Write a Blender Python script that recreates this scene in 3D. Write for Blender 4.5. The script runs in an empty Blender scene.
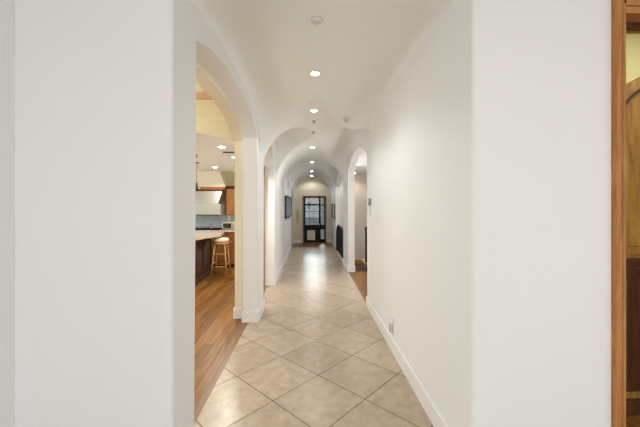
import bpy, bmesh, math, random
from mathutils import Vector, Matrix
random.seed(4)
S = bpy.context.scene
C = S.collection
PI = math.pi

# ------------------------------------------------------------------ materials
def mat(name, col, rough=.5, metal=0., bump=0., bscale=60., var=0., vscale=4., coat=0., spec=None):
    m = bpy.data.materials.new(name); m.use_nodes = True
    nt = m.node_tree; N = nt.nodes; L = nt.links; b = N['Principled BSDF']
    b.inputs['Roughness'].default_value = rough; b.inputs['Metallic'].default_value = metal
    b.inputs['Coat Weight'].default_value = coat
    if spec is not None: b.inputs['Specular IOR Level'].default_value = spec
    geo = N.new('ShaderNodeNewGeometry')
    n = N.new('ShaderNodeTexNoise'); n.inputs['Scale'].default_value = vscale; n.inputs['Detail'].default_value = 4
    L.new(geo.outputs['Position'], n.inputs['Vector'])
    r = N.new('ShaderNodeValToRGB')
    r.color_ramp.elements[0].position = .3; r.color_ramp.elements[1].position = .7
    r.color_ramp.elements[0].color = (*[c*(1-var) for c in col], 1)
    r.color_ramp.elements[1].color = (*[min(1, c*(1+var)) for c in col], 1)
    L.new(n.outputs['Fac'], r.inputs['Fac']); L.new(r.outputs['Color'], b.inputs['Base Color'])
    if bump:
        n2 = N.new('ShaderNodeTexNoise'); n2.inputs['Scale'].default_value = bscale; n2.inputs['Detail'].default_value = 3
        L.new(geo.outputs['Position'], n2.inputs['Vector'])
        bp = N.new('ShaderNodeBump'); bp.inputs['Strength'].default_value = bump; bp.inputs['Distance'].default_value = .01
        L.new(n2.outputs['Fac'], bp.inputs['Height']); L.new(bp.outputs['Normal'], b.inputs['Normal'])
    return m

def emis(name, col, s):
    m = bpy.data.materials.new(name); m.use_nodes = True
    nt = m.node_tree; nt.nodes.clear()
    e = nt.nodes.new('ShaderNodeEmission'); e.inputs['Color'].default_value = (*col, 1); e.inputs['Strength'].default_value = s
    o = nt.nodes.new('ShaderNodeOutputMaterial'); nt.links.new(e.outputs[0], o.inputs[0]); return m

def wood(name, c1, c2, scale=(30, 2, 30), rough=.35, spec=None):
    m = bpy.data.materials.new(name); m.use_nodes = True
    nt = m.node_tree; N = nt.nodes; L = nt.links; b = N['Principled BSDF']
    b.inputs['Roughness'].default_value = rough
    geo = N.new('ShaderNodeNewGeometry'); mp = N.new('ShaderNodeMapping'); mp.inputs['Scale'].default_value = scale
    n = N.new('ShaderNodeTexNoise'); n.inputs['Scale'].default_value = 1; n.inputs['Detail'].default_value = 6; n.inputs['Distortion'].default_value = .8
    L.new(geo.outputs['Position'], mp.inputs['Vector']); L.new(mp.outputs[0], n.inputs['Vector'])
    r = N.new('ShaderNodeValToRGB'); r.color_ramp.elements[0].position = .3; r.color_ramp.elements[1].position = .68
    r.color_ramp.elements[0].color = (*c1, 1); r.color_ramp.elements[1].color = (*c2, 1)
    L.new(n.outputs['Fac'], r.inputs['Fac']); L.new(r.outputs['Color'], b.inputs['Base Color'])
    bp = N.new('ShaderNodeBump'); bp.inputs['Strength'].default_value = .15; bp.inputs['Distance'].default_value = .002
    L.new(n.outputs['Fac'], bp.inputs['Height']); L.new(bp.outputs['Normal'], b.inputs['Normal'])
    return m

def tile_mat():
    m = bpy.data.materials.new('tile_floor'); m.use_nodes = True
    nt = m.node_tree; N = nt.nodes; L = nt.links; b = N['Principled BSDF']
    geo = N.new('ShaderNodeNewGeometry')
    sub = N.new('ShaderNodeVectorMath'); sub.operation = 'SUBTRACT'; sub.inputs[1].default_value = (-.29, 2.41, 0)
    rot = N.new('ShaderNodeVectorRotate'); rot.rotation_type = 'Z_AXIS'; rot.inputs['Angle'].default_value = PI/4
    br = N.new('ShaderNodeTexBrick'); br.offset = 0; br.squash = 1
    br.inputs['Scale'].default_value = 1; br.inputs['Brick Width'].default_value = .504; br.inputs['Row Height'].default_value = .504
    br.inputs['Mortar Size'].default_value = .0045; br.inputs['Mortar Smooth'].default_value = .15; br.inputs['Bias'].default_value = 0
    br.inputs['Color1'].default_value = (.45, .362, .265, 1); br.inputs['Color2'].default_value = (.53, .435, .325, 1)
    br.inputs['Mortar'].default_value = (.15, .11, .08, 1)
    L.new(geo.outputs['Position'], sub.inputs[0]); L.new(sub.outputs[0], rot.inputs['Vector']); L.new(rot.outputs[0], br.inputs['Vector'])
    n = N.new('ShaderNodeTexNoise'); n.inputs['Scale'].default_value = 11; n.inputs['Detail'].default_value = 9; n.inputs['Roughness'].default_value = .65
    L.new(geo.outputs['Position'], n.inputs['Vector'])
    r = N.new('ShaderNodeValToRGB'); r.color_ramp.elements[0].position = .32; r.color_ramp.elements[1].position = .68
    r.color_ramp.elements[0].color = (.84, .82, .79, 1); r.color_ramp.elements[1].color = (1.08, 1.08, 1.08, 1)
    L.new(n.outputs['Fac'], r.inputs['Fac'])
    mx = N.new('ShaderNodeMix'); mx.data_type = 'RGBA'; mx.blend_type = 'MULTIPLY'; mx.inputs['Factor'].default_value = 1
    L.new(br.outputs['Color'], mx.inputs['A']); L.new(r.outputs['Color'], mx.inputs['B']); L.new(mx.outputs['Result'], b.inputs['Base Color'])
    mr = N.new('ShaderNodeMapRange'); mr.inputs['To Min'].default_value = .27; mr.inputs['To Max'].default_value = .8
    L.new(br.outputs['Fac'], mr.inputs['Value']); L.new(mr.outputs[0], b.inputs['Roughness'])
    bp = N.new('ShaderNodeBump'); bp.invert = True; bp.inputs['Strength'].default_value = .5; bp.inputs['Distance'].default_value = .003
    L.new(br.outputs['Fac'], bp.inputs['Height']); L.new(bp.outputs['Normal'], b.inputs['Normal'])
    return m

def plank_mat():
    m = bpy.data.materials.new('plank_floor'); m.use_nodes = True
    nt = m.node_tree; N = nt.nodes; L = nt.links; b = N['Principled BSDF']
    b.inputs['Roughness'].default_value = .32; b.inputs['Specular IOR Level'].default_value = .3
    geo = N.new('ShaderNodeNewGeometry')
    rot = N.new('ShaderNodeVectorRotate'); rot.rotation_type = 'Z_AXIS'; rot.inputs['Angle'].default_value = -PI/2
    br = N.new('ShaderNodeTexBrick'); br.offset = .37; br.inputs['Scale'].default_value = 1
    br.inputs['Brick Width'].default_value = 2.1; br.inputs['Row Height'].default_value = .105
    br.inputs['Mortar Size'].default_value = .0035; br.inputs['Bias'].default_value = 0
    br.inputs['Color1'].default_value = (.20, .085, .020, 1); br.inputs['Color2'].default_value = (.37, .178, .046, 1)
    br.inputs['Mortar'].default_value = (.09, .035, .012, 1)
    L.new(geo.outputs['Position'], rot.inputs['Vector']); L.new(rot.outputs[0], br.inputs['Vector'])
    mp = N.new('ShaderNodeMapping'); mp.inputs['Scale'].default_value = (28, 2.2, 28)
    n = N.new('ShaderNodeTexNoise'); n.inputs['Scale'].default_value = 1; n.inputs['Detail'].default_value = 6; n.inputs['Distortion'].default_value = 1
    L.new(geo.outputs['Position'], mp.inputs['Vector']); L.new(mp.outputs[0], n.inputs['Vector'])
    r = N.new('ShaderNodeValToRGB'); r.color_ramp.elements[0].position = .3; r.color_ramp.elements[1].position = .7
    r.color_ramp.elements[0].color = (.6, .55, .5, 1); r.color_ramp.elements[1].color = (1.25, 1.25, 1.2, 1)
    L.new(n.outputs['Fac'], r.inputs['Fac'])
    mx = N.new('ShaderNodeMix'); mx.data_type = 'RGBA'; mx.blend_type = 'MULTIPLY'; mx.inputs['Factor'].default_value = 1
    L.new(br.outputs['Color'], mx.inputs['A']); L.new(r.outputs['Color'], mx.inputs['B']); L.new(mx.outputs['Result'], b.inputs['Base Color'])
    bp = N.new('ShaderNodeBump'); bp.invert = True; bp.inputs['Strength'].default_value = .4; bp.inputs['Distance'].default_value = .002
    L.new(br.outputs['Fac'], bp.inputs['Height']); L.new(bp.outputs['Normal'], b.inputs['Normal'])
    return m

def small_tile_mat(name, c, grout, w, h):
    m = bpy.data.materials.new(name); m.use_nodes = True
    nt = m.node_tree; N = nt.nodes; L = nt.links; b = N['Principled BSDF']; b.inputs['Roughness'].default_value = .18
    geo = N.new('ShaderNodeNewGeometry')
    rot = N.new('ShaderNodeVectorRotate'); rot.rotation_type = 'X_AXIS'; rot.inputs['Angle'].default_value = -PI/2
    br = N.new('ShaderNodeTexBrick'); br.inputs['Scale'].default_value = 1; br.inputs['Brick Width'].default_value = w; br.inputs['Row Height'].default_value = h
    br.inputs['Mortar Size'].default_value = .002
    br.inputs['Color1'].default_value = (*[k*.85 for k in c], 1); br.inputs['Color2'].default_value = (*[min(1, k*1.15) for k in c], 1); br.inputs['Mortar'].default_value = (*grout, 1)
    L.new(geo.outputs['Position'], rot.inputs['Vector']); L.new(rot.outputs[0], br.inputs['Vector']); L.new(br.outputs['Color'], b.inputs['Base Color'])
    return m

def glass_mat(name, tint=(.95, .98, .97), refl=.035, rough=.02):
    m = bpy.data.materials.new(name); m.use_nodes = True
    nt = m.node_tree; N = nt.nodes; N.clear(); L = nt.links
    t = N.new('ShaderNodeBsdfTransparent'); t.inputs[0].default_value = (*tint, 1)
    g = N.new('ShaderNodeBsdfGlossy'); g.inputs['Roughness'].default_value = rough
    x = N.new('ShaderNodeMixShader'); x.inputs[0].default_value = refl
    o = N.new('ShaderNodeOutputMaterial')
    L.new(t.outputs[0], x.inputs[1]); L.new(g.outputs[0], x.inputs[2]); L.new(x.outputs[0], o.inputs[0]); return m

PAINT = mat('white_paint', (.815, .825, .83), .75, bump=.06, bscale=90, var=.006, vscale=1.5, spec=.25)
VAULT = mat('vault_paint', (.85, .875, .865), .8, bump=.05, bscale=70, var=.006, vscale=1.5, spec=.2)
CREAM = mat('cream_paint', (.84, .79, .63), .8, bump=.05, var=.01, spec=.2)
ENDP = mat('end_wall_paint', (.70, .62, .48), .8, bump=.05, var=.01, spec=.2)
BEIGE = mat('beige_pink_paint', (.76, .68, .60), .8, bump=.05, var=.01, spec=.2)
OLIVE = mat('olive_paint', (.55, .52, .27), .8, bump=.05, var=.03, spec=.2)
TRIMW = mat('white_trim_enamel', (.84, .84, .84), .35, var=.004)
PINKT = mat('pinkish_crown', (.62, .42, .30), .6, var=.03)
WHITEC = mat('white_ceiling', (.82, .81, .79), .85, var=.005, spec=.2)
TILE = tile_mat(); PLANK = plank_mat()
BORDER = wood('border_board', (.17, .08, .03), (.27, .135, .05), (25, 2, 25), .35)
CASE = wood('honey_wood', (.34, .13, .03), (.52, .24, .07), (40, 40, 3), .35)
CASE2 = wood('aged_brown_wood', (.26, .12, .02), (.46, .25, .05), (22, 22, 3), .4)
DARKW = wood('dark_wood', (.05, .018, .008), (.11, .045, .018), (30, 30, 4), .35)
CAB = wood('cabinet_wood', (.22, .075, .018), (.36, .15, .04), (25, 25, 3), .3)
ISL = wood('island_wood', (.045, .016, .016), (.085, .032, .032), (25, 25, 3), .3)
STOOLW = wood('stool_wood', (.42, .22, .09), (.60, .36, .17), (40, 40, 5), .4)
LWOOD = wood('light_stair_wood', (.42, .22, .06), (.60, .36, .13), (3, 30, 30), .35)
CUSH = mat('cream_cushion', (.72, .66, .56), .9, bump=.3, bscale=200, var=.08, vscale=30)
GRAN = mat('granite_top', (.62, .54, .44), .15, var=.25, vscale=55)
GRAN2 = mat('grey_stone', (.33, .34, .30), .3, var=.22, vscale=38, bump=.2)
STEEL = mat('brushed_steel', (.62, .64, .60), .28, .9, var=.05, vscale=20)
BLACKM = mat('black_iron', (.012, .012, .014), .4, .6, var=.1)
BLACKG = mat('black_glass', (.01, .01, .012), .08, 0, var=.05)
BLKP = mat('black_frame_lacquer', (.012, .012, .014), .3, 0, var=.1)
GREENB = mat('dark_green_door_paint', (.006, .010, .009), .5, 0, var=.1, spec=.2)
GREY = mat('grey_plastic', (.28, .29, .29), .4, var=.02)
LGREY = mat('light_grey_plastic', (.50, .50, .49), .4, var=.02)
OFFW = mat('offwhite_plastic', (.72, .72, .70), .35, var=.01)
BST = small_tile_mat('backsplash_tile', (.56, .63, .70), (.6, .6, .58), .11, .075)
GLASS = glass_mat('clear_glass'); 
PATIO = mat('patio_stone', (.55, .50, .42), .8, var=.15, vscale=6)
STUCCO = mat('pale_green_stucco', (.40, .45, .42), .9, var=.08, vscale=1.2)
COVERT = mat('patio_beam_paint', (.48, .30, .20), .7, var=.1)
PALEP = mat('pale_panel', (.80, .77, .70), .6, var=.03)
LAMP = emis('lamp_lens', (1, .95, .85), 22)
WARM = emis('warm_shade', (1, .86, .6), 9)

def canvas_mat():
    m = bpy.data.materials.new('blue_grey_canvas'); m.use_nodes = True
    nt = m.node_tree; N = nt.nodes; L = nt.links; b = N['Principled BSDF']; b.inputs['Roughness'].default_value = .3
    geo = N.new('ShaderNodeNewGeometry'); sx = N.new('ShaderNodeSeparateXYZ'); L.new(geo.outputs['Position'], sx.inputs[0])
    n = N.new('ShaderNodeTexNoise'); n.inputs['Scale'].default_value = 3; n.inputs['Detail'].default_value = 6; L.new(geo.outputs['Position'], n.inputs['Vector'])
    a = N.new('ShaderNodeMath'); a.operation = 'MULTIPLY_ADD'; a.inputs[1].default_value = .25; L.new(n.outputs['Fac'], a.inputs[0]); L.new(sx.outputs['Z'], a.inputs[2])
    mr = N.new('ShaderNodeMapRange'); mr.inputs['From Min'].default_value = 1.1; mr.inputs['From Max'].default_value = 1.95; L.new(a.outputs[0], mr.inputs['Value'])
    r = N.new('ShaderNodeValToRGB'); e = r.color_ramp.elements
    e[0].color = (.20, .24, .33, 1); e[1].color = (.12, .16, .26, 1); k = e.new(.45); k.color = (.34, .38, .50, 1)
    L.new(mr.outputs[0], r.inputs['Fac']); L.new(r.outputs['Color'], b.inputs['Base Color']); return m
CANV = canvas_mat()

# ------------------------------------------------------------------ mesh helpers
class MB:
    def __init__(s): s.bm = bmesh.new()
    def box(s, x0, x1, y0, y1, z0, z1, bev=0):
        r = bmesh.ops.create_cube(s.bm, size=1)
        vs = r['verts']
        for v in vs:
            v.co = Vector(((x0+x1)/2+v.co.x*(x1-x0), (y0+y1)/2+v.co.y*(y1-y0), (z0+z1)/2+v.co.z*(z1-z0)))
        if bev:
            es = list({e for v in vs for e in v.link_edges})
            bmesh.ops.bevel(s.bm, geom=es, offset=bev, segments=2, affect='EDGES', profile=.5)
        return s
    def tube(s, p0, p1, r0, r1=None, n=12):
        r1 = r0 if r1 is None else r1
        p0, p1 = Vector(p0), Vector(p1); d = p1-p0
        m = Matrix.Translation((p0+p1)/2) @ d.to_track_quat('Z', 'Y').to_matrix().to_4x4()
        bmesh.ops.create_cone(s.bm, cap_ends=True, segments=n, radius1=r0, radius2=r1, depth=d.length, matrix=m); return s
    def prism(s, pts, axis, a, b):
        """extrude a closed 2D outline along axis ('x': pts are (y,z); 'y': (x,z); 'z': (x,y))"""
        def P(p, t): return {'x': (t, p[0], p[1]), 'y': (p[0], t, p[1]), 'z': (p[0], p[1], t)}[axis]
        A = [s.bm.verts.new(P(p, a)) for p in pts]; B = [s.bm.verts.new(P(p, b)) for p in pts]
        n = len(pts); s.bm.faces.new(A); s.bm.faces.new(B[::-1])
        for i in range(n): s.bm.faces.new((A[i], B[i], B[(i+1) % n], A[(i+1) % n]))
        return s
    def quad(s, *pts): s.bm.faces.new([s.bm.verts.new(p) for p in pts]); return s
    def lathe(s, prof, c, n=28, sq=1.):
        rings = []
        for r, z in prof:
            rings.append([s.bm.verts.new((c[0]+max(r, 1e-4)*math.cos(2*PI*i/n), c[1]+max(r, 1e-4)*math.sin(2*PI*i/n)*sq, c[2]+z)) for i in range(n)])
        for a, b in zip(rings, rings[1:]):
            for i in range(n): s.bm.faces.new((a[i], a[(i+1) % n], b[(i+1) % n], b[i]))
        s.bm.faces.new(rings[0][::-1]); s.bm.faces.new(rings[-1]); return s
    def bevel_where(s, fn, off, seg=4):
        es = [e for e in s.bm.edges if fn(e)]
        bmesh.ops.bevel(s.bm, geom=es, offset=off, segments=seg, affect='EDGES', profile=.5); return s
    def build(s, name, m, parent=None, smooth=False, loc=None):
        bmesh.ops.recalc_face_normals(s.bm, faces=s.bm.faces)
        me = bpy.data.meshes.new(name)
        if loc is not None: bmesh.ops.translate(s.bm, verts=s.bm.verts, vec=-Vector(loc))
        s.bm.to_mesh(me); s.bm.free(); me.materials.append(m)
        if smooth:
            for p in me.polygons: p.use_smooth = True
        o = bpy.data.objects.new(name, me); C.objects.link(o)
        if loc is not None: o.location = loc
        if parent: o.parent = parent
        return o
def part(mb, name, m, root, smooth=False):
    """mesh given in world coordinates, parented to the thing's Empty"""
    o = mb.build(name, m, root, smooth); o.matrix_parent_inverse = Matrix.Translation(root.location).inverted() if root.type == 'EMPTY' else Matrix()
    return o
def sub(mb, name, m, p, smooth=False):
    o = mb.build(name, m, p, smooth); return o
def struct(mb, name, m, smooth=False):
    o = mb.build(name, m, None, smooth); o['kind'] = 'structure'; return o
def thing(name, label, cat, loc, group=None):
    o = bpy.data.objects.new(name, None); C.objects.link(o); o.location = loc; o.empty_display_size = .1
    tag(o, label, cat, group); return o
def tag(o, label, cat, group=None):
    o['label'] = label; o['category'] = cat
    if group: o['group'] = group
    return o

# ------------------------------------------------------------------ dimensions
XL, XR = -.68, .85; XC = (XL+XR)/2; R = (XR-XL)/2
YN = 1.555; YNR = 1.61; YE = 12.65; TOP = 3.2
def arch(c, hw, top, rise, p):
    return lambda y: top-rise*min(1, abs((y-c)/hw))**p
OPL = [(1.862, 4.05, lambda y: 2.64-(.165 if y < 2.955 else .26)*min(1, abs(y-2.955)/1.095)**2.8), (4.56, 5.92, arch(5.24, .68, 2.625, .42, 2.2)), (11.1, 12.3, arch(11.7, .6, 2.35, .3, 2.2))]
OPR = [(4.66, 7.05, arch(5.855, 1.195, 2.54, .28, 2.4)), (8.1, 10.5, arch(9.3, 1.2, 2.5, .34, 2.3))]
def arched_outline(y0, y1, ops, top=TOP, z0=0.):
    pts = [(y0, z0)]
    for a, b, f in ops:
        pts.append((a, z0)); n = 36
        for i in range(n+1):
            y = (a+b)/2-(b-a)/2*math.cos(PI*i/n); pts.append((y, f(y)))
        pts.append((b, z0))
    return pts+[(y1, z0), (y1, top), (y0, top)]
def arched_wall(name, xa, xb, y0, y1, ops, m, near=False, bev_x=None, off=.016):
    mb = MB().prism(arched_outline(y0, y1, ops), 'x', xa, xb)
    def fn(e):
        a, b = e.verts
        if abs(a.co.x-b.co.x) > 1e-5 or abs(a.co.x-bev_x) > 1e-4: return False
        ys = [a.co.y, b.co.y]; zs = [a.co.z, b.co.z]
        if min(zs) > TOP-.01 or (max(zs) < .01): return False
        if max(ys) > y1-.001 and min(ys) > y1-.001: return False
        if max(ys) < y0+.001: return near
        return True
    if bev_x is not None: mb.bevel_where(fn, off)
    return struct(mb, name, m)

# ------------------------------------------------------------------ floors
fl = MB(); fl.box(XL-.12, XR+.012, YN-.05, 11.35, -.1, 0)
fl.box(-1.43, 3.4, -3.6, YN-.05, -.1, 0)
fl.box(XR+.012, 3.4, YN-.05, YNR+.14, -.1, 0)
struct(fl, 'floor', TILE)
fw = MB(); fw.box(-5, XL-.20, YNR, 8.3, -.1, 0); fw.box(-5, XL-.7, YN, YNR, -.1, 0); fw.box(-5, XL-.2, 8.3, 12.65, -.1, 0)
struct(fw, 'floor_kitchen', PLANK)
fb = MB().box(XL-.20, XL-.12, YN+.2, 11.35, -.1, .002); struct(fb, 'trim_1', BORDER)
struct(MB().box(XL-.2, XR+.5, 11.35, 12.8, -.1, 0), 'floor_end', PLANK)
fs = MB().box(XR+.012, 3, 4.4, 7.1, -.1, 0); struct(fs, 'floor_stair_hall', PLANK)
struct(MB().box(XR+.15, 4.2, YNR+.14, 4.4, -.1, 0), 'floor_side_room', PLANK)
struct(MB().box(XR+.012, 1.02, 7.1, 12.65, -.1, 0), 'trim_2', LWOOD)
struct(MB().box(1.02, 3, 7.1, 10.6, -.6, -.45), 'floor_stair_landing', DARKW)

# ------------------------------------------------------------------ corridor walls
arched_wall('wall_left', XL, XL-.19, YN, YE, OPL, PAINT, near=True, bev_x=XL, off=.02)
opc = [(1.84, 4.19, arch(3.015, 1.175, 2.60, .24, 2.6)), (4.54, 6.0, arch(5.27, .73, 2.60, .42, 2.2)), (11.05, 12.35, arch(11.7, .65, 2.35, .3, 2.2))]
arched_wall('wall_left_inner', XL-.19, XL-.33, 1.6, YE, opc, CREAM, bev_x=XL-.33, off=.01)
arched_wall('wall_right', XR, XR+.15, YNR, YE, OPR, PAINT, near=True, bev_x=XR, off=.02)
# front walls either side of the corridor mouth
def vedge(x, y):
    return lambda e: all(abs(v.co.x-x) < 1e-4 and abs(v.co.y-y) < 1e-4 for v in e.verts)
struct(MB().box(-1.7, XL-.19, YN, YN+.15, 0, TOP), 'wall_front_left', PAINT)
dx0, dx1, dz = 1.655, 2.60, 2.55
w = MB().box(XR+.15, dx0, YNR, YNR+.15, 0, TOP); w.box(dx1, 3.55, YNR, YNR+.15, 0, TOP); w.box(dx0, dx1, YNR, YNR+.15, dz, TOP)
struct(w, 'wall_front_right', PAINT)
struct(MB().box(-1.58, -1.43, -3.6, YN, 0, TOP), 'wall_room_left', PAINT)
struct(MB().box(3.4, 3.55, -3.6, YNR, 0, TOP), 'wall_room_right', PAINT)
# back wall of the near room with a wide window
bw = MB(); bw.box(-1.53, -.9, -3.75, -3.6, 0, TOP); bw.box(2.7, 3.55, -3.75, -3.6, 0, TOP); bw.box(-.9, 2.7, -3.75, -3.6, 2.4, TOP); bw.box(-.9, 2.7, -3.75, -3.6, 0, .3)
struct(bw, 'wall_back', PAINT)
wf = MB()
for x in (-.9, .27, 1.47, 2.64): wf.box(x, x+.06, -3.72, -3.64, .3, 2.4)
wf.box(-.9, 2.7, -3.72, -3.64, .3, .36); wf.box(-.9, 2.7, -3.72, -3.64, 2.34, 2.4)
struct(wf, 'window_1', TRIMW)
struct(MB().box(-.9, 2.7, -3.685, -3.68, .3, 2.4), 'window_2', GLASS)
struct(MB().box(-1.53, 3.55, -3.75, YN+.02, 3.0, 3.1), 'ceiling_near_room', WHITEC)

# end wall with door opening
ew = MB(); DX0, DX1, DZ = -.305, .63, 1.905
ew.box(XL-.2, DX0, YE, YE+.15, 0, TOP); ew.box(DX1, XR+.2, YE, YE+.15, 0, TOP); ew.box(DX0, DX1, YE, YE+.15, DZ, TOP)
struct(ew, 'wall_end', ENDP)

# ------------------------------------------------------------------ groin-vaulted ceiling of the corridor
AP = 2.70; SP = 1.90
def bay(c, hw, top=AP, near_open=False, p=3.4):
    def f(y):
        t = 0 if near_open and y < c else abs(y-c)/hw
        return ((1-t**p)**(1/p), top) if t < 1 else (0, 0)
    return f
baysL = [bay(2.93, 1.33, AP, True), bay(5.22, .86), bay(8.7, 1.3, 2.68, p=2.4), bay(11.7, .8, 2.5)]
baysR = [bay(2.95, 1.55, AP, True), bay(5.76, 1.62), bay(9.2, 1.45, 2.68, p=2.8)]
def near(y):
    q = max(0, min(1, (y-YNR)/.9)); return .3+.7*q*q*(3-2*q)
def fil(u, y):
    u_ = abs(u)
    k = max(0, min(1, (4.6-y)/.8)) if u < 0 else max(0, min(1, (7.2-y)/.8))
    ext, dr = .25+.2*k, .05+.12*k*near(y)
    w_ = max(0, (u_-1+ext)/ext)
    return dr*(1-math.sqrt(max(0, 1-w_*w_)))
def vz(x, y):
    u = max(-1, min(1, (x-XC)/R))
    b = SP+(AP-SP)*math.sqrt(max(0, 1-u*u))
    k = max((1.93+(tp+(.22*u*u*near(y) if tp > 2.69 else .05*u*u)-1.93)*sh if tp else 0) for sh, tp in (f(y) for f in (baysL if u < 0 else baysR)))-fil(u, y)
    d = .10; h = max(d-abs(b-k), 0)/d
    return max(b, k)+h*h*d*.25*(1-u*u)*min(1, (u/.45)**2)
vb = bmesh.new(); NX, NY = 72, 520; y0, y1 = YNR, YE
grid = []
for j in range(NY+1):
    y = y0+(y1-y0)*j/NY; row = []
    for i in range(NX+1):
        x = XC-R*math.cos(PI*i/NX)
        row.append(vb.verts.new((x, y, vz(x, y))))
    grid.append(row)
for j in range(NY):
    for i in range(NX): vb.faces.new((grid[j][i], grid[j+1][i], grid[j+1][i+1], grid[j][i+1]))
me = bpy.data.meshes.new('ceiling'); vb.to_mesh(me); vb.free(); me.materials.append(VAULT)
for p in me.polygons: p.use_smooth = True
ceil = bpy.data.objects.new('ceiling', me); C.objects.link(ceil); ceil['kind'] = 'structure'
struct(MB().box(XL-.2, XR+.2, YN, YE+.15, TOP, TOP+.1), 'ceiling_cap', WHITEC)
hd = MB().prism([(x_, vz(x_, YNR+.002)) for x_ in [XC-R*math.cos(PI*i/40) for i in range(41)]]+[(XR, 3.05), (XL, 3.05)], 'y', YNR-.0, YNR+.02); struct(hd, 'wall_header', PAINT)

# ------------------------------------------------------------------ baseboards
BH = .14
def bb(name, boxes):
    m = MB()
    for b_ in boxes: m.box(*b_, 0, BH, .004)
    struct(m, name, TRIMW)
t = .016
bb('baseboard_right', [(XR-t, XR, YNR-t, 4.66+t), (XR-t, XR+.15, 4.66, 4.66+t), (XR-t, XR+.15+t, 7.05-t, 7.05), (XR-t, XR, 7.05, 8.1+t), (XR-t, XR, 10.5-t, YE-.02), (XR, 1.59, YNR-t, YNR)])
bb('baseboard_left', [(XL, XL+t, YN-t, 1.862), (XL-.19-t, XL+t, 4.05-t, 4.05), (XL, XL+t, 4.05, 4.56), (XL-.19, XL+t, 5.92-t, 5.92), (XL, XL+t, 5.92, 11.1),
                      (XL-.33-t, XL-.19, 4.19-t, 4.19), (XL-.33-t, XL-.33, 4.19, 4.54), (-1.43, XL, YN-t, YN), (XL, XL+t, 12.3, YE)])
bb('baseboard_end', [(XL, DX0-.06, YE-t, YE), (DX1+.06, XR, YE-t, YE)])
struct(MB().box(XL-.215, XL-.18, 5.882, 5.902, 0, 2.25), 'trim_3', CASE2)

# ------------------------------------------------------------------ end door (door_1)
d1 = MB(); c_ = .045
d1.box(DX0, DX0+c_, YE-.03, YE+.1, 0, DZ); d1.box(DX1-c_, DX1, YE-.03, YE+.1, 0, DZ); d1.box(DX0+c_, DX1-c_, YE-.03, YE+.1, DZ-c_, DZ); d1.box(DX0+c_, DX1-c_, YE-.06, YE+.1, 0, .03)
o = struct(d1, 'trim_4', wood('dark_brown_casing', (.10, .045, .018), (.20, .095, .04), (30, 30, 4), .4))
lx0, lx1 = DX0+c_, .385        # door leaf; sidelight to its right
dm = MB(); Y0, Y1 = YE, YE+.045
dm.box(lx0, lx0+.05, Y0, Y1, .03, 1.855); dm.box(lx1-.045, lx1, Y0, Y1, .03, 1.855); dm.box(lx0, lx1, Y0, Y1, 1.835, 1.86)
dm.box(lx0+.05, lx1-.045, Y0, Y1, .68, .74); dm.box(lx0, lx1, Y0, Y1, 1.52, 1.58)
dm.box(lx0+.05, .385-.045, Y0, Y1, .03, .12); dm.box(lx0+.05, -.14, Y0, Y1, .12, .68); dm.box(.19, lx1-.045, Y0, Y1, .12, .68); dm.box(-.14, .19, Y0, Y1, .52, .68)
door = struct(dm, 'door_1', GREENB)
mm = MB()
for k in (1, 2): mm.box(lx0+.05+k*.168, lx0+.062+k*.168, Y0+.01, Y1-.01, .74, 1.52)
for z in (1.005, 1.265): mm.box(lx0+.05, lx1-.045, Y0+.01, Y1-.01, z, z+.014)
sub(mm, 'muntins', BLACKM, door)
sub(MB().box(lx0+.05, lx1-.045, Y0+.02, Y0+.026, .74, 1.83), 'glass_pane', GLASS, door)
sub(MB().box(-.14, .19, Y0+.01, Y0+.03, .12, .52), 'pale_lower_panel', PALEP, door)['label'] = 'pale lower panel'
hm = MB(); hm.tube((lx1-.025, Y0-.045, .80), (lx1-.025, Y0-.045, .66), .008); hm.tube((lx1-.025, Y0-.045, .79), (lx1-.025, Y0, .79), .006); hm.tube((lx1-.025, Y0-.045, .67), (lx1-.025, Y0, .67), .006)
sub(hm, 'door_handle', STEEL, door)
sm = MB(); sx0, sx1 = .385, DX1-c_
sm.box(sx0, sx0+.03, Y0, Y1, .03, 1.86); sm.box(sx1-.03, sx1, Y0, Y1, .03, 1.86); sm.box(sx0, sx1, Y0, Y1, 1.835, 1.86); sm.box(sx0, sx1, Y0, Y1, .03, .16); sm.box(sx0, sx1, Y0, Y1, .55, .74)
sm.box(sx0, sx1, Y0, Y1, 1.52, 1.56)
side = struct(sm, 'window_3', GREENB)
g_ = MB()
for z in (1.005, 1.265): g_.box(sx0, sx1, Y0+.01, Y1-.01, z, z+.014)
sub(g_, 'muntins', BLACKM, side); sub(MB().box(sx0+.03, sx1-.03, Y0+.02, Y0+.026, .16, 1.83), 'glass_pane', GLASS, side)
# outside
struct(MB().box(-6, 6, 12.8, 24, -.15, -.05), 'ground_patio', PATIO)
ow = MB().box(-6, 6, 19, 19.3, -.1, 2.0)
struct(ow, 'wall_garden', STUCCO)
pb = MB().box(-6, 6, 15.8, 16.0, 1.86, 2.02); struct(pb, 'trim_5', COVERT)
lan = thing('outdoor_lantern', 'dark hanging lantern outside, seen through top of the far door', 'lantern', (-.06, 13.6, 1.35))
part(MB().lathe([(.03, 0), (.07, .04), (.085, .2), (.05, .22)], (-.06, 13.6, 1.38), 8), 'lantern_body', BLACKM, lan)
part(MB().lathe([(.11, 0), (.03, .08), (.012, .1)], (-.06, 13.6, 1.60), 8), 'lantern_cap', BLACKM, lan)
part(MB().tube((-.06, 13.6, 1.70), (-.06, 13.6, 2.35), .008), 'hanging_rod', BLACKM, lan)
struct(MB().box(-3, 3, 13.55, 13.65, 2.35, 2.47), 'trim_10', WHITEC)

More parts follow.
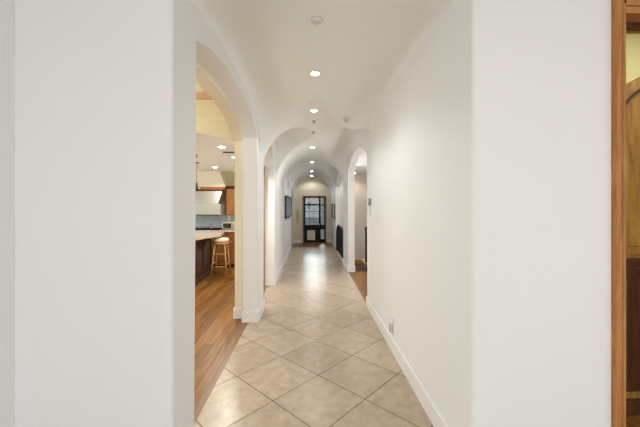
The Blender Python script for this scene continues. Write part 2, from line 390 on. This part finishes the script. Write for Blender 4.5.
# ------------------------------------------------------------------ ceiling fittings of the corridor
def can(x, y, z, r, label, group, power, col=(.93, .97, 1), mat_=LAMP):
    o = thing('recessed_light', label, 'ceiling light', (x, y, z), group)
    n = 24; m = MB(); m.lathe([(r, 0), (r*1.28, -.002), (r*1.35, -.006), (r*1.25, -.012), (r*1.02, -.012), (r, -.004)], (x, y, z+.003), n)
    ring = part(m, 'trim_ring', OFFW, o, True)
    part(MB().tube((x, y, z-.010), (x, y, z-.004), r*.98, n=n), 'lens', mat_, o)
    if power:
        l = bpy.data.lights.new('can_lamp', 'SPOT'); l.energy = power; l.color = col; l.spot_size = 2.6; l.spot_blend = .6; l.shadow_soft_size = .05
        lo = bpy.data.objects.new('can_lamp', l); lo.location = (x, y, z-.05); C.objects.link(lo)
    return o
words = ['recessed ceiling light nearest the camera, brightest in the vault', 'recessed vault light second from the camera, before the two dark sprinkler heads',
         'recessed vault light third from the camera, beyond the sprinkler heads', 'recessed vault light fourth from the camera, midway along the row',
         'recessed vault light fifth from the camera, next to last in the row', 'recessed vault light farthest away, just above the end wall']
for y, wd in zip((2.81, 3.9, 6.35, 8.5, 10.75, 12.25), words):
    can(.042, y, vz(.042, y)-.001, .038 if y < 5 else .046, wd, 'recessed lights along the corridor vault', 13)
x, y = .04, 2.01; z = vz(x, y)
sd = thing('smoke_detector', 'round white smoke detector on the vault above the corridor entrance', 'smoke detector', (x, y, z))
part(MB().lathe([(.036, .0), (.036, -.008), (.031, -.015), (.012, -.018)], (x, y, z), 24), 'housing', OFFW, sd, True)
part(MB().lathe([(.038, 0), (.038, -.004), (.036, -.004)], (x, y, z+.001), 24), 'base_ring', LGREY, sd)
for y, lb in ((4.40, 'small dark sprinkler head just beyond the second vault light'), (5.06, 'small dark sprinkler head just before the third vault light')):
    z = vz(.048, y); sp = thing('sprinkler_head', lb, 'sprinkler', (.048, y, z), 'sprinkler heads on the vault')
    part(MB().lathe([(.032, 0), (.03, -.005), (.012, -.008)], (.048, y, z), 18), 'escutcheon', LGREY, sp)
    part(MB().lathe([(.008, -.008), (.008, -.022), (.018, -.024), (.018, -.028)], (.048, y, z), 14), 'deflector', GREY, sp)
# diamond sensor on the right haunch of the vault
x, y = .47, 4.1; z = vz(x, y); e = .01
nrm = Vector((vz(x-e, y)-vz(x+e, y), vz(x, y-e)-vz(x, y+e), 2*e)).normalized()
m = MB(); m.lathe([(.042, 0), (.042, .02), (.012, .06)], (0, 0, 0), 4)
q = (-nrm).to_track_quat('Z', 'Y').to_matrix().to_4x4(); bmesh.ops.transform(m.bm, matrix=Matrix.Translation((x, y, z)) @ q, verts=m.bm.verts)
tag(m.build('motion_sensor', LGREY, loc=(x, y, z)), 'small grey diamond-shaped sensor on the right flank of the vault', 'sensor')

# ------------------------------------------------------------------ wall fittings
th = thing('thermostat', 'small grey wall keypad with dark window near the right opening', 'thermostat', (XR, 4.42, 1.53))
part(MB().box(XR-.022, XR, 4.33, 4.46, 1.51, 1.61, .004), 'housing', GREY, th)
part(MB().box(XR-.025, XR-.02, 4.35, 4.43, 1.515, 1.545), 'display', BLACKG, th)
sw = thing('light_switch', 'white wall switch plate below the grey keypad', 'switch', (XR, 4.42, 1.42))
part(MB().box(XR-.007, XR, 4.36, 4.45, 1.37, 1.48, .002), 'plate', OFFW, sw)
part(MB().box(XR-.012, XR-.006, 4.39, 4.42, 1.395, 1.455, .002), 'rocker', TRIMW, sw)
ol = thing('wall_outlet', 'white wall outlet low on the right corridor wall, above the baseboard', 'outlet', (XR, 3.2, .3))
part(MB().box(XR-.007, XR, 3.155, 3.235, .18, .345, .002), 'plate', OFFW, ol)
part(MB().box(XR-.010, XR-.006, 3.175, 3.215, .29, .325, .002), 'socket', TRIMW, ol)
pg = thing('plug_in_device', 'slim grey plug-in device pushed into the low wall outlet', 'plug-in device', (XR-.03, 3.19, .25))
part(MB().box(XR-.034, XR-.010, 3.172, 3.222, .195, .30, .006), 'body', OFFW, pg)
part(MB().box(XR-.037, XR-.033, 3.176, 3.196, .205, .29, .002), 'vent', GREY, pg)

# long picture on left wall
pc = thing('framed_picture', 'wide black-framed blue-grey picture on the left corridor wall', 'picture', (XL, 9.3, 1.42))
py0, py1, pz0, pz1 = 8.2, 10.5, 1.16, 1.78; f_ = .045
fm = MB(); X0, X1 = XL, XL+.05
fm.box(X0, X1, py0, py0+f_, pz0, pz1); fm.box(X0, X1, py1-f_, py1, pz0, pz1); fm.box(X0, X1, py0+f_, py1-f_, pz0, pz0+f_); fm.box(X0, X1, py0+f_, py1-f_, pz1-f_, pz1)
part(fm, 'frame', BLKP, pc); part(MB().box(X0, X1-.012, py0+f_, py1-f_, pz0+f_, pz1-f_), 'canvas', CANV, pc)
for ya, yb, lb in ((10.75, 11.35, 'thin dark-framed picture on right wall past the railing, nearer one'), (12.0, 12.5, 'thin dark-framed picture on right wall, farther one beside the end door')):
    p_ = thing('framed_print', lb, 'picture', (XR, (ya+yb)/2, 1.3), 'pictures on the far right wall')
    fm = MB(); a, b = XR-.035, XR
    fm.box(a, b, ya, ya+.03, 1.06, 1.58); fm.box(a, b, yb-.03, yb, 1.06, 1.58); fm.box(a, b, ya+.03, yb-.03, 1.06, 1.09); fm.box(a, b, ya+.03, yb-.03, 1.55, 1.58)
    part(fm, 'frame', DARKW, p_); part(MB().box(a+.01, b, ya+.03, yb-.03, 1.09, 1.55), 'print', PALEP, p_)
tag(MB().box(-.545, -.505, YE-.02, YE, .80, 1.33, .003).build('wall_plaque', CASE2, loc=(-.525, YE, 1.06)), 'narrow upright brown wooden plaque left of the far door', 'plaque')

# ------------------------------------------------------------------ kitchen / dining side shell
struct(MB().box(-5, XL-.33, 8.2, 8.35, 0, TOP), 'wall_kitchen_back', CREAM)
struct(MB().box(-5.15, -5, 1.5, 12.65, 0, TOP), 'wall_kitchen_left', CREAM)
struct(MB().box(-5, -1.7, 1.5, 1.62, 0, TOP), 'wall_kitchen_near', CREAM)
struct(MB().box(-5, XL-.19, 12.65, 12.8, 0, TOP), 'wall_hall_far', CREAM)
struct(MB().box(-5, XL-.33, 8.35, 12.65, 2.6, 2.7), 'ceiling_hall', WHITEC)
ea, eb = (XL-.33, 4.38), (-1.85, 2.97)
edge = [(ea[0]+(eb[0]-ea[0])*k/12, ea[1]+(eb[1]-ea[1])*k/12) for k in range(13)]+[(-5, 2.97)]
struct(MB().prism(edge+[(-5, 8.2), (XL-.33, 8.2)], 'z', 2.37, 2.385), 'ceiling_kitchen', WHITEC)
hb = MB(); bm = hb.bm
top_e = [(x, 4.4) for x, y in edge]
A = [bm.verts.new((x, y, 2.37)) for x, y in edge]; B = [bm.verts.new((x, y, 2.715)) for x, y in top_e]; D = [bm.verts.new((x, 4.4, TOP)) for x, y in top_e]
for i in range(len(edge)-1): bm.faces.new((A[i], A[i+1], B[i+1], B[i])); bm.faces.new((B[i], B[i+1], D[i+1], D[i]))
struct(hb, 'wall_kitchen_header', CREAM, True)
struct(MB().box(-5, XL-.33, 4.375, 4.4, 2.70, 2.725), 'trim_6', CREAM)
struct(MB().prism([(4.4, 2.985), (4.36, 2.99), (4.32, 3.06), (4.4, 3.06)], 'x', -5, XL-.33), 'trim_7', PINKT)
struct(MB().box(-5, XL-.33, 1.5, 4.4, 3.06, 3.12), 'ceiling_dining', WHITEC)
kl = [(-1.295, 4.588, 'recessed kitchen ceiling light nearest the arch, left of the vent'), (-1.345, 5.583, 'recessed kitchen ceiling light beside the cream pier, just past the vent'), (-2.123, 7.028, 'recessed kitchen ceiling light farthest back, above the hood')]
for x, y, lb in kl: can(x, y, 2.368, .05, lb, 'recessed lights in the kitchen ceiling', 55, (1, .95, .87))
vt = thing('ceiling_vent', 'dark slotted air vent in the kitchen ceiling', 'vent', (-1.32, 5.06, 2.37))
part(MB().box(-1.42, -1.2, 5.01, 5.11, 2.362, 2.369), 'frame', LGREY, vt)
v = MB()
for i in range(4): v.box(-1.405, -1.215, 5.022+i*.022, 5.034+i*.022, 2.357, 2.363)
part(v, 'slats', BLACKM, vt)
for x, y, lb in ((-1.941, 5.353, 'small dark sprinkler in the kitchen ceiling at left'), (-1.665, 6.908, 'small dark sprinkler in the kitchen ceiling near the cream pier')):
    sp = tag(MB().lathe([(.03, 0), (.03, -.01), (.012, -.02), (.022, -.045), (.02, -.05)], (x, y, 2.37), 14).build('sprinkler_head', GREY, loc=(x, y, 2.37)), lb, 'sprinkler', 'kitchen ceiling sprinklers')

# hood
hood = thing('range_hood', 'wide steel and grey stone range hood against kitchen wall', 'range hood', (-2.75, 7.9, 1.28))
hx0, hx1 = -3.5, -2.14
def taper(x0, x1, y0, z0, X0_, X1_, Y0_, z1, yb=8.2):
    mb = MB(); vs = [mb.bm.verts.new(p) for p in ((x0, y0, z0), (x1, y0, z0), (x1, yb, z0), (x0, yb, z0), (X0_, Y0_, z1), (X1_, Y0_, z1), (X1_, yb, z1), (X0_, yb, z1))]
    for f in ((0, 1, 2, 3), (4, 5, 6, 7), (0, 1, 5, 4), (1, 2, 6, 5), (2, 3, 7, 6), (3, 0, 4, 7)): mb.bm.faces.new([vs[i] for i in f])
    return mb
part(MB().box(hx0, hx1, 7.5, 8.2, 1.29, 1.55, .006), 'stone_band', GRAN2, hood)['label'] = 'grey stone band'
part(taper(hx0, hx1-.06, 7.5, 1.552, hx0, hx1, 7.62, 1.86), 'steel_canopy', STEEL, hood)['label'] = 'bright steel canopy'
part(MB().box(hx0+.05, hx1-.05, 7.55, 8.15, 1.275, 1.289), 'underside_filter', BLACKM, hood)
struct(taper(-3.9, -2.10, 7.78, 1.962, -3.9, -2.27, 7.9, 2.369), 'wall_hood_chimney', CREAM)
# long wooden moulding over hood and cabinets
tag(MB().prism([(7.70, 1.90), (7.66, 1.965), (8.19, 1.965), (8.19, 1.90)], 'x', -3.9, -2.105).build('mantel_shelf', CAB), 'reddish brown wooden mantel shelf over the range hood', 'shelf')
# upper cabinet
def panel_door(name, m, root, x0, x1, z0, z1, y, fr=.055, knob=None):
    mb = MB(); mb.box(x0, x0+fr, y-.02, y, z0, z1, .003); mb.box(x1-fr, x1, y-.02, y, z0, z1, .003); mb.box(x0+fr, x1-fr, y-.02, y, z0, z0+fr, .003); mb.box(x0+fr, x1-fr, y-.02, y, z1-fr, z1, .003)
    mb.box(x0+fr, x1-fr, y-.008, y, z0+fr, z1-fr)
    mb.box(x0+fr+.02, x1-fr-.02, y-.016, y-.006, z0+fr+.02, z1-fr-.02, .004)
    o = part(mb, name, m, root)
    if knob:
        k = MB().lathe([(.006, 0), (.006, .012), (.014, .018), (.010, .028)], (0, 0, 0), 12)
        bmesh.ops.transform(k.bm, matrix=Matrix.Translation((knob[0], y-.02, knob[1])) @ Matrix.Rotation(PI/2, 4, 'X'), verts=k.bm.verts)
        sub(k, 'knob', STEEL, o, True).matrix_parent_inverse = Matrix()
    return o
uc = thing('upper_cabinet', 'brown wooden wall cabinet right of the range hood', 'cabinet', (-2.0, 8.0, 1.25))
part(MB().box(-2.10, -1.80, 7.87, 8.2, 1.26, 1.93), 'body', CAB, uc)
part(MB().prism([(7.87, 1.93), (7.80, 1.99), (8.2, 1.99), (8.2, 1.93)], 'x', -2.10, -1.78), 'crown', DARKW, uc)
panel_door('door', CAB, uc, -2.095, -1.86, 1.27, 1.925, 7.868, knob=(-2.07, 1.33))
part(MB().box(-1.855, -1.80, 7.85, 7.869, 1.26, 1.93), 'end_stile', DARKW, uc)
# backsplash, counter, base cabinets
struct(MB().box(-4.2, -1.78, 8.185, 8.2, .92, 1.30), 'trim_8', BST)
tag(MB().box(-4.2, -1.80, 7.56, 8.18, .875, .913, .006).build('kitchen_counter', GRAN), 'stone counter along the back kitchen wall under the hood', 'counter')
ck = thing('cooktop', 'black cooktop set on the back counter under the hood', 'cooktop', (-2.8, 7.85, .915))
part(MB().box(-3.4, -2.2, 7.60, 8.1, .914, .93, .004), 'glass_plate', BLACKG, ck)
gm = MB()
for i in range(4):
    xg = -3.25+i*.3
    for yy in (7.72, 7.95): gm.box(xg-.11, xg+.11, yy-.008, yy+.008, .930, .952)
    gm.box(xg-.008, xg+.008, 7.66, 8.04, .930, .950)
part(gm, 'burner_grates', BLACKM, ck)
xs = [-4.15, -3.6, -3.05, -2.5, -2.0]
bl = ['brown wooden base cabinet leftmost under the back counter', 'brown wooden base cabinet second from left under the cooktop', 'brown wooden base cabinet third from left under the cooktop', 'brown wooden base cabinet behind the bar stool', 'narrow honey wood base cabinet at right end of the back counter']
for i, lb in enumerate(bl):
    a = xs[i]; b = xs[i+1] if i < 4 else -1.82
    bc = thing('base_cabinet', lb, 'cabinet', ((a+b)/2, 7.9, 0), 'base cabinets along the back kitchen wall')
    part(MB().box(a+.002, b-.002, 7.62, 8.18, .09, .872), 'body', CAB, bc); part(MB().box(a+.002, b-.002, 7.68, 8.18, 0, .088), 'toe_kick', DARKW, bc)
    panel_door('door', CAB, bc, a+.01, b-.01, .10, .68, 7.618, .04, ((a+b)/2, .64)); panel_door('drawer', CAB, bc, a+.01, b-.01, .70, .86, 7.618, .03, ((a+b)/2, .78))
mw = thing('microwave', 'silver microwave with black window on the back counter', 'microwave', (-2.02, 7.9, .915))
part(MB().box(-2.165, -1.86, 7.70, 8.02, .930, 1.10, .006), 'body', STEEL, mw)
part(MB().box(-2.14, -1.935, 7.692, 7.700, .955, 1.08), 'window', BLACKG, mw); part(MB().box(-1.915, -1.875, 7.692, 7.7, .95, 1.085), 'control_panel', GREY, mw)
for x in (-2.15, -1.88):
    for y in (7.72, 8.0): part(MB().box(x-.01, x+.01, y-.01, y+.01, .9135, .931), 'foot', BLACKM, mw)
# island
isl = thing('kitchen_island', 'dark reddish wooden island with pale stone top and a corbel', 'kitchen island', (-2.7, 5.7, 0))
part(MB().box(-3.3, -2.20, 4.6, 7.0, .12, .86), 'body', ISL, isl); part(MB().box(-3.32, -2.17, 4.58, 7.02, 0, .118, .006), 'plinth', ISL, isl)
pm = MB()
for i in range(5):
    a = 4.62+i*.475
    for (p, q, r_, s_) in ((a, a+.06, .15, .84), (a+.40, a+.46, .15, .84)): pm.box(-2.20, -2.182, p, q, r_, s_)
    pm.box(-2.20, -2.182, a+.06, a+.40, .15, .21); pm.box(-2.20, -2.182, a+.06, a+.40, .77, .84)
part(pm, 'side_panel_moulding', ISL, isl)
part(MB().prism([(-3.4, 4.5), (-2.13, 4.5), (-2.13, 5.75), (-2.04, 6.15), (-1.87, 6.55), (-1.93, 7.0), (-2.2, 7.15), (-3.4, 7.15)], 'z', .865, .915), 'countertop', GRAN, isl)['label'] = 'pale speckled stone countertop'
for y in (6.3,):
    part(MB().prism([(-2.18, .862), (-1.98, .862), (-1.98, .83), (-2.06, .80), (-2.11, .74), (-2.13, .66), (-2.18, .62)], 'y', y, y+.07), 'corbel', DARKW, isl)
# bar stool
bs = thing('bar_stool', 'light wooden bar stool with cream cushion beside the island', 'stool', (-1.89, 6.66, 0)); sx, sy = -1.89, 6.66
part(MB().lathe([(.14, 0), (.165, .01), (.165, .03), (.15, .036)], (sx, sy, .70), 28), 'seat', STOOLW, bs, True)
part(MB().lathe([(.13, 0), (.165, .02), (.168, .05), (.15, .08), (.10, .092), (.02, .095)], (sx, sy, .737), 28), 'cushion', CUSH, bs, True)
fp = []
for dx, dy in ((-1, -1), (1, -1), (1, 1), (-1, 1)):
    a = (sx+dx*.10, sy+dy*.10, .70); b = (sx+dx*.165, sy+dy*.165, 0)
    part(MB().tube(b, a, .014, .017, 12), 'leg', STOOLW, bs, True); fp.append((a, b))
def lp(i, z):
    a, b = fp[i]; t_ = z/.70; return tuple(b[k]+(a[k]-b[k])*t_ for k in range(3))
for z, pr in ((.24, (0, 1)), (.24, (2, 3)), (.30, (1, 2)), (.30, (3, 0)), (.50, (0, 1)), (.50, (2, 3))):
    part(MB().tube(lp(pr[0], z), lp(pr[1], z), .010, n=10), 'rung', STOOLW, bs, True)
# pendant lamp over the island
pl = thing('pendant_lamp', 'small dark bronze pendant lamp above the island, in front of the hood', 'lamp', (-2.28, 6.3, 1.8)); px, py = -2.27, 6.3
part(MB().tube((px, py, 1.95), (px, py, 2.368), .004), 'rod', DARKW, pl)
part(MB().lathe([(.012, 0), (.03, .02), (.015, .05), (.022, .08), (.008, .11)], (px, py, 1.86), 16), 'stem', DARKW, pl, True)
part(MB().lathe([(.02, 0), (.06, .015), (.05, .05), (.018, .07)], (px, py, 1.80), 20), 'shade', DARKW, pl, True)
part(MB().lathe([(.05, 0), (.05, -.015), (.01, -.02)], (px, py, 2.369), 16), 'ceiling_cap', DARKW, pl)

# ------------------------------------------------------------------ stair hall
struct(MB().box(XR+.15, 3.1, 10.6, 10.75, -.6, 2.7), 'wall_stair_back', BEIGE)
struct(MB().box(2.6, 2.75, 4.4, 10.6, -.6, 2.7), 'wall_stair_right', BEIGE)
struct(MB().box(XR+.15, 2.75, 4.28, 4.4, -.1, 2.7), 'wall_stair_near', BEIGE)
struct(MB().box(XR+.15, 2.75, 4.4, 10.6, 2.58, 2.68), 'ceiling_stair', WHITEC)
struct(MB().box(1.002, 1.02, 7.1, 10.6, -.45, -.1), 'wall_stair_skirt', BEIGE)
struct(MB().box(1.02, 2.6, 10.56, 10.6, -.45, -.33), 'baseboard_stair', LWOOD)
for x, y, lb in ((1.24, 8.0, 'recessed stair hall ceiling light nearer the camera, seen through right arch'), (1.41, 10.1, 'recessed stair hall ceiling light farther back, beside the pier')):
    can(x, y, 2.578, .055, lb, 'recessed lights in the stair hall', 12, (1, .95, .9))
st = thing('stair_step', 'dark wooden steps going down from the stair hall', 'steps', (1.2, 7.3, 0))
for i in range(2):
    z = -.15*(i+1)
    part(MB().box(1.025, 1.22, 7.10+i*.28, 7.40+i*.28, z-.04, z, .004), 'tread', DARKW, st); part(MB().box(1.025, 1.22, 7.37+i*.28, 7.39+i*.28, z-.15, z-.04), 'riser', DARKW, st)
part(MB().box(1.025, 1.22, 7.10, 7.12, -.15, 0), 'riser', DARKW, st)
up = thing('wooden_staircase', 'light wooden stair flight rising behind the right wall corner', 'staircase', (1.8, 7.8, -.45))
for i in range(4):
    zt = .02+i*.17; x0 = 1.27+i*.26
    part(MB().box(x0-.02, x0+.28, 7.14, 7.72, zt+.14, zt+.17, .004), 'tread', LWOOD, up); part(MB().box(x0, x0+.26, 7.14, 7.72, -.449, zt+.14), 'riser', DARKW if i < 1 else LWOOD, up)
rl = thing('stair_railing', 'black iron railing on the light wooden stairs, at right wall edge', 'railing', (1.28, 7.17, .19))
part(MB().tube((1.25, 7.17, .97), (2.27, 7.17, 1.62), .022, n=12), 'handrail', BLACKM, rl)
part(MB().box(1.262, 1.302, 7.15, 7.19, .191, 1.0, .004), 'newel', BLACKM, rl)
for i in range(7):
    x = 1.36+i*.13; zz = .19+.17*int((x-1.25+.02)/.26)
    part(MB().tube((x, 7.17, zz+.001), (x, 7.17, .97+(x-1.25)*.637), .008, n=8), 'baluster', BLACKM, rl)
# railing across the second opening, with rounded top corners
rg = thing('stairwell_guard', 'black iron guard railing with rounded top across the second right opening', 'railing', (XR+.04, 9.3, 0))
gx = XR+.03; ya, yb, zt, ra, rr = 8.14, 10.46, .90, .75, .32
path = [(ya, .001)]+[(ya+ra-ra*math.cos(k*PI/16), zt-rr+rr*math.sin(k*PI/16)) for k in range(9)]+[(yb-ra+ra*math.sin(k*PI/16), zt-rr+rr*math.cos(k*PI/16)) for k in range(9)]+[(yb, .001)]
fm = MB()
for (a, b) in zip(path, path[1:]): fm.tube((gx, *a), (gx, *b), .022, n=10)
part(fm, 'frame', BLACKM, rg)
part(MB().box(gx-.012, gx+.012, ya+.02, yb-.02, .07, .10), 'bottom_rail', BLACKM, rg)
n = 34
for i in range(n):
    y = ya+.07+(yb-ya-.14)*i/(n-1); dd = min(y-ya, yb-y); top = zt if dd > ra else zt-rr+rr*math.sqrt(max(0, 1-(1-dd/ra)**2))
    part(MB().tube((gx, y, .085), (gx, y, top), .019, n=8), 'baluster', BLACKM, rg)

# ------------------------------------------------------------------ right-hand doorway with wood casing and the armoire behind
ca = MB(); cx0 = 1.597; cw = .063
for (x0, x1, pr) in ((cx0, cx0+.022, .03), (cx0+.022, cx0+.055, .018), (cx0+.055, cx0+cw, .018)):
    ca.box(x0, x1, YNR-pr, YNR, 0, 2.62)
for (x0, x1, pr) in ((0, .022, .03), (.022, .055, .018), (.055, cw, .018)):
    ca.box(cx0+x1, 2.66-x1, YNR-pr, YNR, 2.62-x1, 2.62-x0); ca.box(2.66-x1, 2.66-x0, YNR-pr, YNR, 0, 2.62)
ca.box(1.642, 1.657, YNR-.02, YNR+.17, 0, 2.55); ca.box(2.575, 2.60, YNR-.02, YNR+.17, 0, 2.55)
ca.box(1.655, 2.60, YNR-.02, YNR+.17, 2.515, 2.55)
struct(ca, 'door_2', CASE)
struct(MB().box(1.67, 2.57, YNR+.06, YNR+.10, 2.49, 2.515), 'trim_9', DARKW)
struct(MB().box(XR+.15, 4.2, 2.75, 2.88, 0, TOP), 'wall_side_room_back', OLIVE)
struct(MB().box(4.2, 4.35, 1.6, 4.3, 0, TOP), 'wall_side_room_right', OLIVE)
struct(MB().box(XR+.15, 4.2, YNR+.15, 4.28, 3.1, 3.2), 'ceiling_side_room', WHITEC)
ar = thing('wooden_armoire', 'tall arched-top wooden armoire seen through the right doorway', 'armoire', (2.75, 2.45, 0))
acx, ar_, azc = 2.66, .56, 1.935; ay = 2.2
def arch_pts(r, z0, zc, inset=0):
    p = [(acx-r, z0)]
    for k in range(25):
        a = PI-PI*k/24; p.append((acx+r*math.cos(a), zc+r*math.sin(a)))
    return p+[(acx+r, z0)]
part(MB().prism(arch_pts(ar_, .1, azc), 'y', ay, ay+.5), 'body', CASE2, ar)
def ring(r0, r1, z0, z1, zc, ya_, yb_):
    mb = MB(); o = arch_pts(r1, z0, zc); i_ = arch_pts(r0, z0, zc)
    for k in range(len(o)-1):
        mb.prism([o[k], o[k+1], i_[k+1], i_[k]], 'y', ya_, yb_)
    return mb
part(ring(ar_-.05, ar_+.012, .1, 0, azc, ay-.03, ay), 'arch_moulding', CASE2, ar)
part(ring(ar_-.085, ar_-.065, 1.12, 0, azc, ay-.012, ay+.001), 'dark_groove_moulding', DARKW, ar)
for s_ in (-1, 1):
    x0, x1 = (acx-.455, acx-.01) if s_ < 0 else (acx+.01, acx+.455)
    d_ = part(MB().box(x0, x1, ay-.022, ay-.001, 1.15, 1.96, .004), 'upper_door', CASE2, ar)
    fr = MB().box(x0+.06, x1-.06, ay-.03, ay-.021, 1.21, 1.90, .006); sub(fr, 'raised_panel', CASE2, d_)
    d2 = part(MB().box(x0, x1, ay-.022, ay-.001, .16, 1.04, .004), 'lower_door', DARKW, ar)
    sub(MB().box(x0+.06, x1-.06, ay-.03, ay-.021, .22, .98, .006), 'raised_panel', DARKW, d2)
    sub(MB().lathe([(.012, 0), (.012, .02), (.016, .03)], (acx+s_*.03, ay-.035, 1.5), 10), 'knob', STEEL, d_)
part(MB().box(acx-.56, acx+.56, ay-.035, ay, 1.05, 1.12, .005), 'waist_rail', DARKW, ar)
part(MB().box(acx-.58, acx+.58, ay-.04, ay+.51, 0, .1, .005), 'plinth', DARKW, ar)

# ------------------------------------------------------------------ light
def area(name, loc, rot, sx, sy, e, col=(1, 1, 1)):
    l = bpy.data.lights.new(name, 'AREA'); l.shape = 'RECTANGLE'; l.size = sx; l.size_y = sy; l.energy = e; l.color = col
    o = bpy.data.objects.new(name, l); o.location = loc; o.rotation_euler = rot; C.objects.link(o); return o
area('window_daylight', (.9, -3.5, 1.4), (PI/2, 0, 0), 3.5, 2.0, 68, (.96, .98, 1))
area('near_room_fill', (.9, -1.2, 2.98), (0, 0, 0), 2.2, 1.6, 16, (1, .97, .93))  # added fill from above to brighten the front walls; no fixture here
area('kitchen_fill', (-4.95, 4.5, 1.6), (0, -PI/2, 0), 1.6, 4, 62, (.90, .95, 1))  # cool fill added in front of the solid left wall; there is no window
area('dining_fill', (-2.8, 3.0, 3.04), (0, 0, 0), .9, .9, 32, (1, .97, .92))  # added overhead fill for the dining side, without any fitting
area('stair_hall_fill', (2.55, 7, 1.5), (0, PI/2, 0), 1.6, 3, 42, (.95, .98, 1))  # unseen fill panel that lights the stair hall; the wall behind is closed
sl = bpy.data.lights.new('hazy_sun', 'SUN'); sl.energy = 1.9; sl.angle = math.radians(30); sl.color = (.95, .97, 1)
so = bpy.data.objects.new('hazy_sun', sl); so.location = (0, 16, 8); so.rotation_euler = (math.radians(-71), 0, 0); C.objects.link(so)
area('side_room_fill', (2.8, 2.0, 3.08), (0, 0, 0), .5, .4, 10, (1, .97, .88))  # extra lamp added out of view to lift the olive wall and armoire

W = bpy.data.worlds.new('sky'); S.world = W; W.use_nodes = True
nt = W.node_tree; bg = nt.nodes['Background']
sk = nt.nodes.new('ShaderNodeTexSky'); sk.sky_type = 'NISHITA'; sk.sun_elevation = math.radians(50); sk.sun_rotation = math.radians(200); sk.sun_disc = False
nt.links.new(sk.outputs[0], bg.inputs[0]); bg.inputs[1].default_value = .09

# ------------------------------------------------------------------ camera
cam = bpy.data.cameras.new('camera'); cam.lens = 36*312/640; cam.sensor_width = 36; cam.sensor_fit = 'HORIZONTAL'; cam.shift_y = -7.5/640; cam.clip_start = .05
co = bpy.data.objects.new('camera', cam); co.location = (0, 0, 1.5); co.rotation_euler = (PI/2, 0, -math.atan(9.5/312)); C.objects.link(co)
S.camera = co
S.view_settings.view_transform = 'Standard'; S.view_settings.look = 'None'; S.view_settings.gamma = 1; S.view_settings.use_curve_mapping = False
S.view_settings.exposure = 0.26
S.cycles.max_bounces = 12; S.cycles.diffuse_bounces = 8; S.cycles.sample_clamp_indirect = 6
